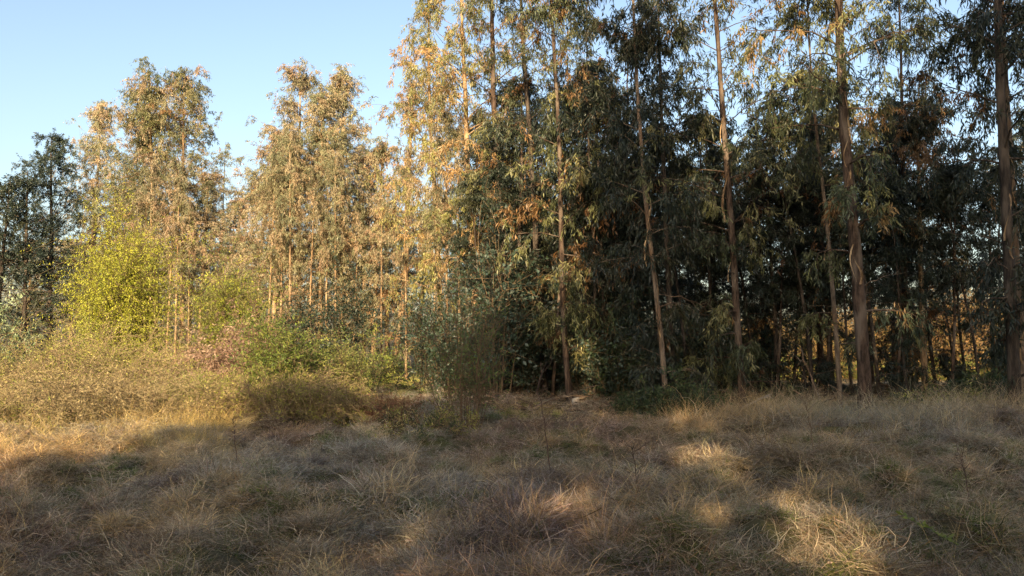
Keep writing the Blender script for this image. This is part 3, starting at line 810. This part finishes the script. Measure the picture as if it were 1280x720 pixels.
def tuft(seed, specs):
    g = rnd(seed)
    V, Fs, C = merge([blades(g, **s) for s in specs])
    return V, Fs, C
STRAW = (0.43, 0.325, 0.175); GREYST = (0.345, 0.295, 0.225); BRN = (0.22, 0.15, 0.085); GRN = (0.12, 0.15, 0.045)
def litter(n, colour, zmax=0.10):
    return dict(n=n, Lr=(0.12, 0.34), bend=(-0.35, 0.5), width=0.006, spread=0.12, a0=(1.15, 1.8), zr=(0.0, zmax), segs=3, colour=colour)
kinds = {
    'mat': [dict(n=56, Lr=(0.18, 0.40), bend=(1.0, 2.0), width=0.007, spread=0.06, a0=(0.2, 1.2), colour=GREYST),
            litter(34, BRN), litter(20, GREYST, 0.14),
            dict(n=12, Lr=(0.12, 0.26), bend=(0.3, 1.3), width=0.007, spread=0.07, colour=GRN)],
    'straw': [dict(n=60, Lr=(0.22, 0.45), bend=(0.9, 1.9), width=0.0065, spread=0.06, a0=(0.1, 1.1), colour=STRAW), litter(34, GREYST, 0.12)],
    'tall': [dict(n=34, Lr=(0.35, 0.8), bend=(0.2, 1.3), width=0.0045, spread=0.09, a0=(0.0, 0.9), colour=STRAW, segs=5),
             dict(n=34, Lr=(0.25, 0.5), bend=(0.8, 1.9), width=0.0065, spread=0.09, a0=(0.2, 1.0), colour=GREYST), litter(16, BRN)],
    'green': [dict(n=56, Lr=(0.1, 0.24), bend=(0.4, 1.5), width=0.007, spread=0.06, colour=GRN), litter(26, GREYST)],
    'weed': [dict(n=22, Lr=(0.15, 0.42), bend=(0.1, 1.2), width=0.006, spread=0.08, a0=(0.2, 1.3), colour=(0.14, 0.095, 0.07), segs=5),
             dict(n=36, Lr=(0.15, 0.36), bend=(0.9, 1.9), width=0.0065, spread=0.07, a0=(0.3, 1.3), colour=(0.255, 0.21, 0.18)), litter(26, (0.17, 0.125, 0.09))],
}
kind_names = ['green', 'mat', 'straw', 'tall', 'weed']
NV = 4
src = bpy.data.collections.new('grass_source')
for ki, kn in enumerate(kind_names):
    for v in range(NV):
        V, Fs, C = tuft(1000 + ki * 10 + v, kinds[kn])
        me = mesh_np('grass_tuft', V, Fs, C, mats=[GRASS])
        o = bpy.data.objects.new('grass_tuft_%02d' % (ki * NV + v), me)
        src.objects.link(o)

def scatter_group():
    ng = bpy.data.node_groups.new('scatter_grass', 'GeometryNodeTree')
    ng.interface.new_socket('Geometry', in_out='INPUT', socket_type='NodeSocketGeometry')
    ng.interface.new_socket('Geometry', in_out='OUTPUT', socket_type='NodeSocketGeometry')
    N, L = ng.nodes, ng.links
    gi = N.new('NodeGroupInput'); go = N.new('NodeGroupOutput')
    ci = N.new('GeometryNodeCollectionInfo'); ci.inputs['Collection'].default_value = src
    ci.inputs['Separate Children'].default_value = True; ci.inputs['Reset Children'].default_value = True
    ip = N.new('GeometryNodeInstanceOnPoints'); ip.inputs['Pick Instance'].default_value = True
    def attr(name, typ):
        a = N.new('GeometryNodeInputNamedAttribute'); a.data_type = typ; a.inputs['Name'].default_value = name
        return a.outputs[0]
    L.new(gi.outputs[0], ip.inputs['Points']); L.new(ci.outputs[0], ip.inputs['Instance'])
    L.new(attr('idx', 'INT'), ip.inputs['Instance Index'])
    L.new(attr('rot', 'FLOAT_VECTOR'), ip.inputs['Rotation']); L.new(attr('scl', 'FLOAT_VECTOR'), ip.inputs['Scale'])
    L.new(ip.outputs[0], go.inputs[0])
    return ng
SCATTER = scatter_group()

def scatter(name, P, kind, rot, scl, tint, label):
    me = bpy.data.meshes.new(name)
    n = len(P)
    me.vertices.add(n); me.vertices.foreach_set('co', P.astype(np.float32).ravel())
    g = rnd(len(name) * 31)
    idx = kind * NV + g.integers(0, NV, n)
    a = me.attributes.new('idx', 'INT', 'POINT'); a.data.foreach_set('value', idx.astype(np.int32))
    a = me.attributes.new('rot', 'FLOAT_VECTOR', 'POINT'); a.data.foreach_set('vector', rot.astype(np.float32).ravel())
    a = me.attributes.new('scl', 'FLOAT_VECTOR', 'POINT'); a.data.foreach_set('vector', scl.astype(np.float32).ravel())
    a = me.attributes.new('tint', 'FLOAT_COLOR', 'POINT')
    t4 = np.ones((n, 4), np.float32); t4[:, :3] = tint; a.data.foreach_set('color', t4.ravel())
    me.materials.append(GRASS)
    o = obj(name, me, kind='stuff', label=label, cat='grass')
    m = o.modifiers.new('scatter', 'NODES'); m.node_group = SCATTER
    return o

def meadow():
    g = rnd(2024)
    chunks = []
    for (y0, y1, dens) in ((3.2, 8, 125), (8, 14, 85), (14, 24, 50), (24, 44, 10), (44, 70, 2.0)):
        ym = y1
        hw = ym * 0.72 + 3
        n = int(dens * (y1 - y0) * 2 * hw)
        chunks.append(np.stack([g.uniform(-hw, hw, n), g.uniform(y0, y1, n)], -1))
    XY = np.concatenate(chunks)
    x, y = XY[:, 0], XY[:, 1]
    r = g.random(len(x))
    a = fbm(x / 1.6 + 8, y / 1.3 + 30, 3); b = fbm(x / 1.1 + 90, y / 0.9 + 4, 3); c = fbm(x / 3.5 + 55, y / 3.0 + 70, 2)
    kind = np.full(len(x), 1)
    kind[(a > 0.54) & (r < 0.75)] = 2
    kind[(b > 0.56) & (r < 0.75)] = 0
    kind[(b < 0.36) & (r < 0.7)] = 4
    px = 640 + FPX * x / y
    bank = np.exp(-((y - 15.3 - 0.05 * x) / 1.7) ** 2) * sstep(2.0, 4.5, x)
    kind[(r < bank * 0.75 * sstep(0.36, 0.58, fbm(x / 0.9 + 77, y / 0.8, 2)))] = 3
    kind[(g.random(len(x)) < 0.02)] = 3
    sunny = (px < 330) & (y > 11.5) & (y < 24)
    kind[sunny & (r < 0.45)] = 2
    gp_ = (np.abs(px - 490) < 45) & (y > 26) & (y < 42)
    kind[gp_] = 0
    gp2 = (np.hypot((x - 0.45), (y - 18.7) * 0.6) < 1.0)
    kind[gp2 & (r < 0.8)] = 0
    forest = (y > 20.5 + 0.0 * x) & (px > 600)
    keep = ~(forest & (g.random(len(x)) < 0.55))
    hole = fbm(x / 0.42 + 200, y / 0.34 + 7, 2)
    keep &= ~((hole < 0.34) & (g.random(len(x)) < 0.85))                 # open pockets between the tussocks
    sc_ = g.uniform(0.6, 0.95, len(x)) * np.where(kind == 3, 1.0 + 0.45 * bank, 1.0)
    sc_ *= 0.5 + 1.0 * fbm(x / 0.55 + 21, y / 0.45 + 33, 2)
    big = (g.random(len(x)) < 0.05) & (hole > 0.5) & (y < 20)
    sc_ = np.where(big, sc_ * 1.3, sc_)
    sz = sc_ * np.where(big, 1.1, 1.0) * np.where(kind == 3, 0.95, 0.75)
    tint = np.ones((len(x), 3)) * g.uniform(0.7, 1.3, (len(x), 1)) * (0.7 + 0.6 * fbm(x / 0.7 + 14, y / 0.5 + 44, 3))[:, None]
    warm = np.clip((c - 0.5) * 3, -1, 1)[:, None]
    tint *= 1 + warm * np.array([0.14, 0.02, -0.16])
    purple = sstep(0.55, 0.7, fbm(x / 2.2 + 130, y / 1.8 + 12, 2))[:, None]
    tint *= 1 - purple * np.array([0.08, 0.15, 0.08])
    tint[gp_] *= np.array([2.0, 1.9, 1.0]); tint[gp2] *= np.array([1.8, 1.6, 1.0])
    z = ground_z(x, y)
    P = np.stack([x, y, z], -1)
    # tufts lean with the slope of the hummocks
    e = 0.15
    sx = (ground_z(x + e, y) - ground_z(x - e, y)) / (2 * e); sy = (ground_z(x, y + e) - ground_z(x, y - e)) / (2 * e)
    rot = np.stack([np.clip(sy, -.9, .9) * 0.7 + g.normal(size=len(x)) * 0.18, -np.clip(sx, -.9, .9) * 0.7 + g.normal(size=len(x)) * 0.18, g.uniform(0, 6.28, len(x))], -1)
    flow = fbm(x / 0.8 + 61, y / 0.7 + 15, 2) * 12.0
    rot[:, 0] += 0.38 * np.cos(flow); rot[:, 1] += 0.38 * np.sin(flow)
    scl = np.stack([sc_, sc_, sz], -1)
    m = keep
    dry = m & (kind != 0)
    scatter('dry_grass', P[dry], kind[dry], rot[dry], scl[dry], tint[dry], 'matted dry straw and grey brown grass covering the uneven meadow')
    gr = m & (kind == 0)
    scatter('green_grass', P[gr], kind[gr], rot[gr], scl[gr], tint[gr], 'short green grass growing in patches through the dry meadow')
meadow()

def bank_grass():
    g = rnd(31)
    n = 1500
    px = g.uniform(-120, 300, n); y = g.uniform(12.4, 21, n)
    x = (px - 640) / FPX * y
    keep = g.random(n) < sstep(0.35, 0.6, fbm(x / 1.3 + 9, y / 1.0 + 3, 2)) + 0.15
    x, y, px = x[keep], y[keep], px[keep]; n = len(x)
    P = np.stack([x, y, ground_z(x, y)], -1)
    s = g.uniform(0.7, 1.25, n) * (0.7 + 0.6 * sstep(13, 18, y))
    rot = np.stack([g.normal(size=n) * 0.25, g.normal(size=n) * 0.25, g.uniform(0, 6.28, n)], -1)
    tint = np.tile(np.array([1.1, 1.08, 0.75]), (n, 1)) * g.uniform(0.75, 1.25, (n, 1))
    scatter('tall_straw_grass', P, np.full(n, 3), rot, np.stack([s, s, s], -1), tint, 'tall sunlit straw grass growing through the bramble bank')
bank_grass()

def floor_litter():
    g = rnd(64)
    n = 9000
    px = g.uniform(560, 1330, n); y = 18.0 + np.abs(g.normal(size=n)) * 5.0
    x = (px - 640) / FPX * y
    P = np.stack([x, y, ground_z(x, y) + g.uniform(0.01, 0.10, n)], -1)
    D = g.normal(size=(n, 3)) * np.array([1, 1, 0.22])
    L = g.uniform(0.12, 0.6, n); W = g.uniform(0.015, 0.05, n)
    v, f = leaves(P, D, L, W, g, 0.2)
    c = pick(g, [((0.17, 0.11, 0.07), 4), ((0.26, 0.19, 0.13), 3), ((0.10, 0.065, 0.045), 3)], n) * g.uniform(0.7, 1.3, (n, 1))
    obj('bark_litter', mesh_np('bark_litter', v, [f], np.repeat(c, 4, 0), mats=[STEM]), kind='stuff', label='shed bark strips and dead leaves littering the grove floor', cat='litter')
floor_litter()

# ------------------------------------------------------------------ small things
def lump(seed, r, sx, sy, sz, colr, rough=0.9):
    import bmesh
    bm = bmesh.new(); bmesh.ops.create_icosphere(bm, subdivisions=3, radius=r)
    g = rnd(seed); k = g.normal(size=(6, 3)); ph = g.random(6) * 6
    for v in bm.verts:
        c = np.array(v.co); n = sum(math.sin(float(k[i] @ c) * 9 + ph[i]) for i in range(6)) * 0.05
        v.co = Vector((c[0] * sx * (1 + n), c[1] * sy * (1 + n), c[2] * sz * (1 + n)))
    me = bpy.data.meshes.new('lump'); bm.to_mesh(me); bm.free()
    me.polygons.foreach_set('use_smooth', np.ones(len(me.polygons), bool))
    return me
CUT = bark_material('weathered pale wood', (0.26, 0.23, 0.19), (0.48, 0.43, 0.36), (0.35, 0.30, 0.25), 1.0, 20)

def stump(loc):
    g = rnd(5)
    n = 14; a = np.arange(n) * 2 * np.pi / n
    rings = []
    for z, r in ((-0.1, 0.135), (0.02, 0.12), (0.12, 0.105), (0.22, 0.1), (0.27, 0.098), (0.285, 0.085)):
        rr = r * (1 + 0.07 * np.sin(a * 3 + 1) + g.normal(size=n) * 0.02)
        rings.append(np.stack([np.cos(a) * rr, np.sin(a) * rr, z + 0.25 * np.cos(a) * r * (z > 0.2)], -1))
    V = np.concatenate(rings + [[[0, 0, 0.29]]])
    i = np.arange(n); Q = np.concatenate([np.stack([k * n + i, k * n + (i + 1) % n, (k + 1) * n + (i + 1) % n, (k + 1) * n + i], -1) for k in range(5)])
    Tt = np.stack([5 * n + i, 5 * n + (i + 1) % n, np.full(n, 6 * n)], -1)
    obj('tree_stump', mesh_np('tree_stump', V, [Q, Tt], smooth=True, mats=[CUT]), label='short whitish cut stump beside the straight reddish trunk', cat='stump', loc=loc)
p = gp(719, 20.9); stump((p[0], p[1], p[2] + 0.05))
me = lump(3, 0.045, 1.2, 1.0, 0.8, None); me.materials.append(CUT)
p = gp(679, 16.6); obj('pale_stone', me, label='small pale stone lying in the grass before the white stump', cat='stone', loc=(p[0], p[1], p[2] + 0.16))

def pole(name, p0, p1, r0, r1, mat, label, cat, seed, nside=3):
    g = rnd(seed)
    p0 = np.array(p0, float); p1 = np.array(p1, float)
    d = p1 - p0; Lg = np.linalg.norm(d)
    P = polyline(np.zeros((1, 3)), unit(d)[None], np.array([Lg]), 12, np.array([0.03]), g, 0.012)
    v, q = tubes(P, np.linspace(r0, r1, 12)[None] * (1 + g.normal(size=(1, 12)) * 0.06), 8)
    parts = [(v, q, 0)]
    if nside:
        q0 = along(P, g.uniform(0.3, 0.9, (1, nside)))[0]
        sd = unit(unit(d)[None] + g.normal(size=(nside, 3)) * 0.6)
        Pt = polyline(q0, sd, g.uniform(0.15, 0.4, nside), 5, np.full(nside, 0.1), g, 0.05)
        v2, q2 = tubes(Pt, np.tile(np.linspace(r1, r1 * 0.4, 5)[None], (nside, 1)), 5); parts.append((v2, q2, 0))
    V, Fs, _ = merge(parts)
    return obj(name, mesh_np(name, V, Fs, smooth=True, mats=[mat]), label=label, cat=cat, loc=p0)
a = gp(925, 19.2); b = gp(962, 18.6)
pole('fallen_branch', (a[0], a[1], a[2] + 0.05), (b[0], b[1], b[2] + 0.42), 0.035, 0.02, CUT, 'pale fallen stick propped in the grass beside the thick reddish trunk', 'branch', 1)
a = gp(1030, 18.8); b = gp(1000, 19.6)
pole('fallen_branch', (a[0], a[1], a[2] + 0.1), (b[0], b[1], b[2] + 1.5), 0.03, 0.012, BARK_PALE, 'thin grey dead branch slanting between the largest and thick reddish trunks', 'branch', 2, 5)

g = rnd(12)
for k, (px, Yd) in enumerate([(740, 19.5), (790, 19.0), (870, 18.4), (905, 19.4), (1000, 18.2), (1120, 17.6), (1190, 17.4), (640, 19.2), (1225, 16.8)]):
    a = gp(px, Yd); az = g.uniform(0, 6.28); Lb = g.uniform(0.9, 2.2); zz = g.uniform(0.12, 0.9)
    pole('fallen_branch', (a[0], a[1], a[2] + 0.04), (a[0] + math.cos(az) * Lb, a[1] + 0.4 * math.sin(az) * Lb, a[2] + zz), 0.022, 0.007, BARK_PALE if k % 2 else BARK_DARK,
         'dead branch shed on the grass at the grove edge', 'branch', 50 + k, 5)['group'] = 'shed branches at the grove edge'

def weed_stalk(p, H, seed, label, c=(0.10, 0.065, 0.05)):
    g = rnd(seed)
    P = polyline(np.zeros((1, 3)), unit(np.array([[-0.12, 0.02, 1.0]])), np.array([H]), 12, np.array([0.02]), g, 0.015)
    v, q = tubes(P, np.linspace(0.008, 0.0025, 12)[None], 6); parts = [(v, q, c)]
    n = 16
    q0 = along(P, g.uniform(0.35, 0.98, (1, n)))[0]
    sd = unit(g.normal(size=(n, 3)) * np.array([1, 1, 0.2]) + np.array([0, 0, 0.9]))
    Pt = polyline(q0, sd, g.uniform(0.08, 0.3, n), 5, np.full(n, 0.1), g, 0.05)
    v2, q2 = tubes(Pt, np.tile(np.linspace(0.003, 0.0015, 5)[None], (n, 1)), 4); parts.append((v2, q2, c))
    V, Fs, C = merge(parts)
    root = obj('dead_weed', None, label=label, cat='weed', loc=p)
    obj('stalk', mesh_np('stalk', V, Fs, C, smooth=True, mats=[STEM]), root)
    hp = Pt[:, -1]; lp = np.repeat(hp, 6, 0) + g.normal(size=(n * 6, 3)) * 0.012
    vv, ff = leaves(lp, g.normal(size=(n * 6, 3)) + np.array([0, 0, 0.6]), np.full(n * 6, 0.025), np.full(n * 6, 0.008), g)
    obj('seed_head', mesh_np('seed_head', vv, [ff], np.tile(np.array(c) * 1.4, (len(vv), 1)), mats=[STEM]), root, kind='stuff')
weed_stalk(gp(688, 9.6), 1.35, 1, 'tall thin dark dead weed stalk standing alone in the meadow')
weed_stalk(gp(1208, 8.7), 0.75, 2, 'short dark dead weed stalk beside the fresh green sprig')
weed_stalk(gp(797, 8.8), 0.6, 3, 'low dark dead weed stalk in the open grass')
weed_stalk(gp(1015, 11.0), 0.8, 4, 'dry weed stalk next to the sun flecked tall grass', c=(0.22, 0.16, 0.1))
weed_stalk(gp(300, 11.5), 0.75, 5, 'dry dark weed stalk at the edge of the sunlit bank')

def sprig():
    g = rnd(6)
    a = gp(1190, 6.6) + np.array([0, 0, 0.1]); b = pix(1124, 638, 7.1)
    d = b - (a + np.array([0, 0, 0.12])); p0 = a + np.array([0, 0, 0.12])
    P = polyline(np.zeros((1, 3)), unit(d)[None], np.array([np.linalg.norm(d)]), 12, np.array([0.05]), g, 0.02)
    v, q = tubes(P, np.linspace(0.007, 0.0035, 12)[None], 6)
    root = obj('green_sprig', None, label='fresh yellow green leafy sprig arching out of the dry grass', cat='plant', loc=p0)
    c = (0.25, 0.30, 0.06)
    obj('stem', mesh_np('stem', v, [q], np.tile(c, (len(v), 1)), smooth=True, mats=[SHRUB]), root)
    t = np.linspace(0.08, 1.0, 15)
    pos = along(P, t[None])[0]
    for i in range(15):
        for s_ in (-1, 1):
            n = 1
            dd = unit(unit(d) * 0.5 + np.cross(unit(d), [0, 0, 1]) * s_ * 0.8 + g.normal(size=3) * 0.25 + np.array([0, 0, 0.2]))
            Ll = g.uniform(0.04, 0.08)
            vv, ff = leaves(np.zeros((1, 3)), dd[None], np.array([Ll]), np.array([Ll * 0.5]), g)
            lo = obj('leaf', mesh_np('leaf', vv, [ff], np.tile(np.array([0.22, 0.25, 0.05]) * g.uniform(0.8, 1.2), (len(vv), 1)), mats=[SHRUB]), root, loc=pos[i])
sprig()
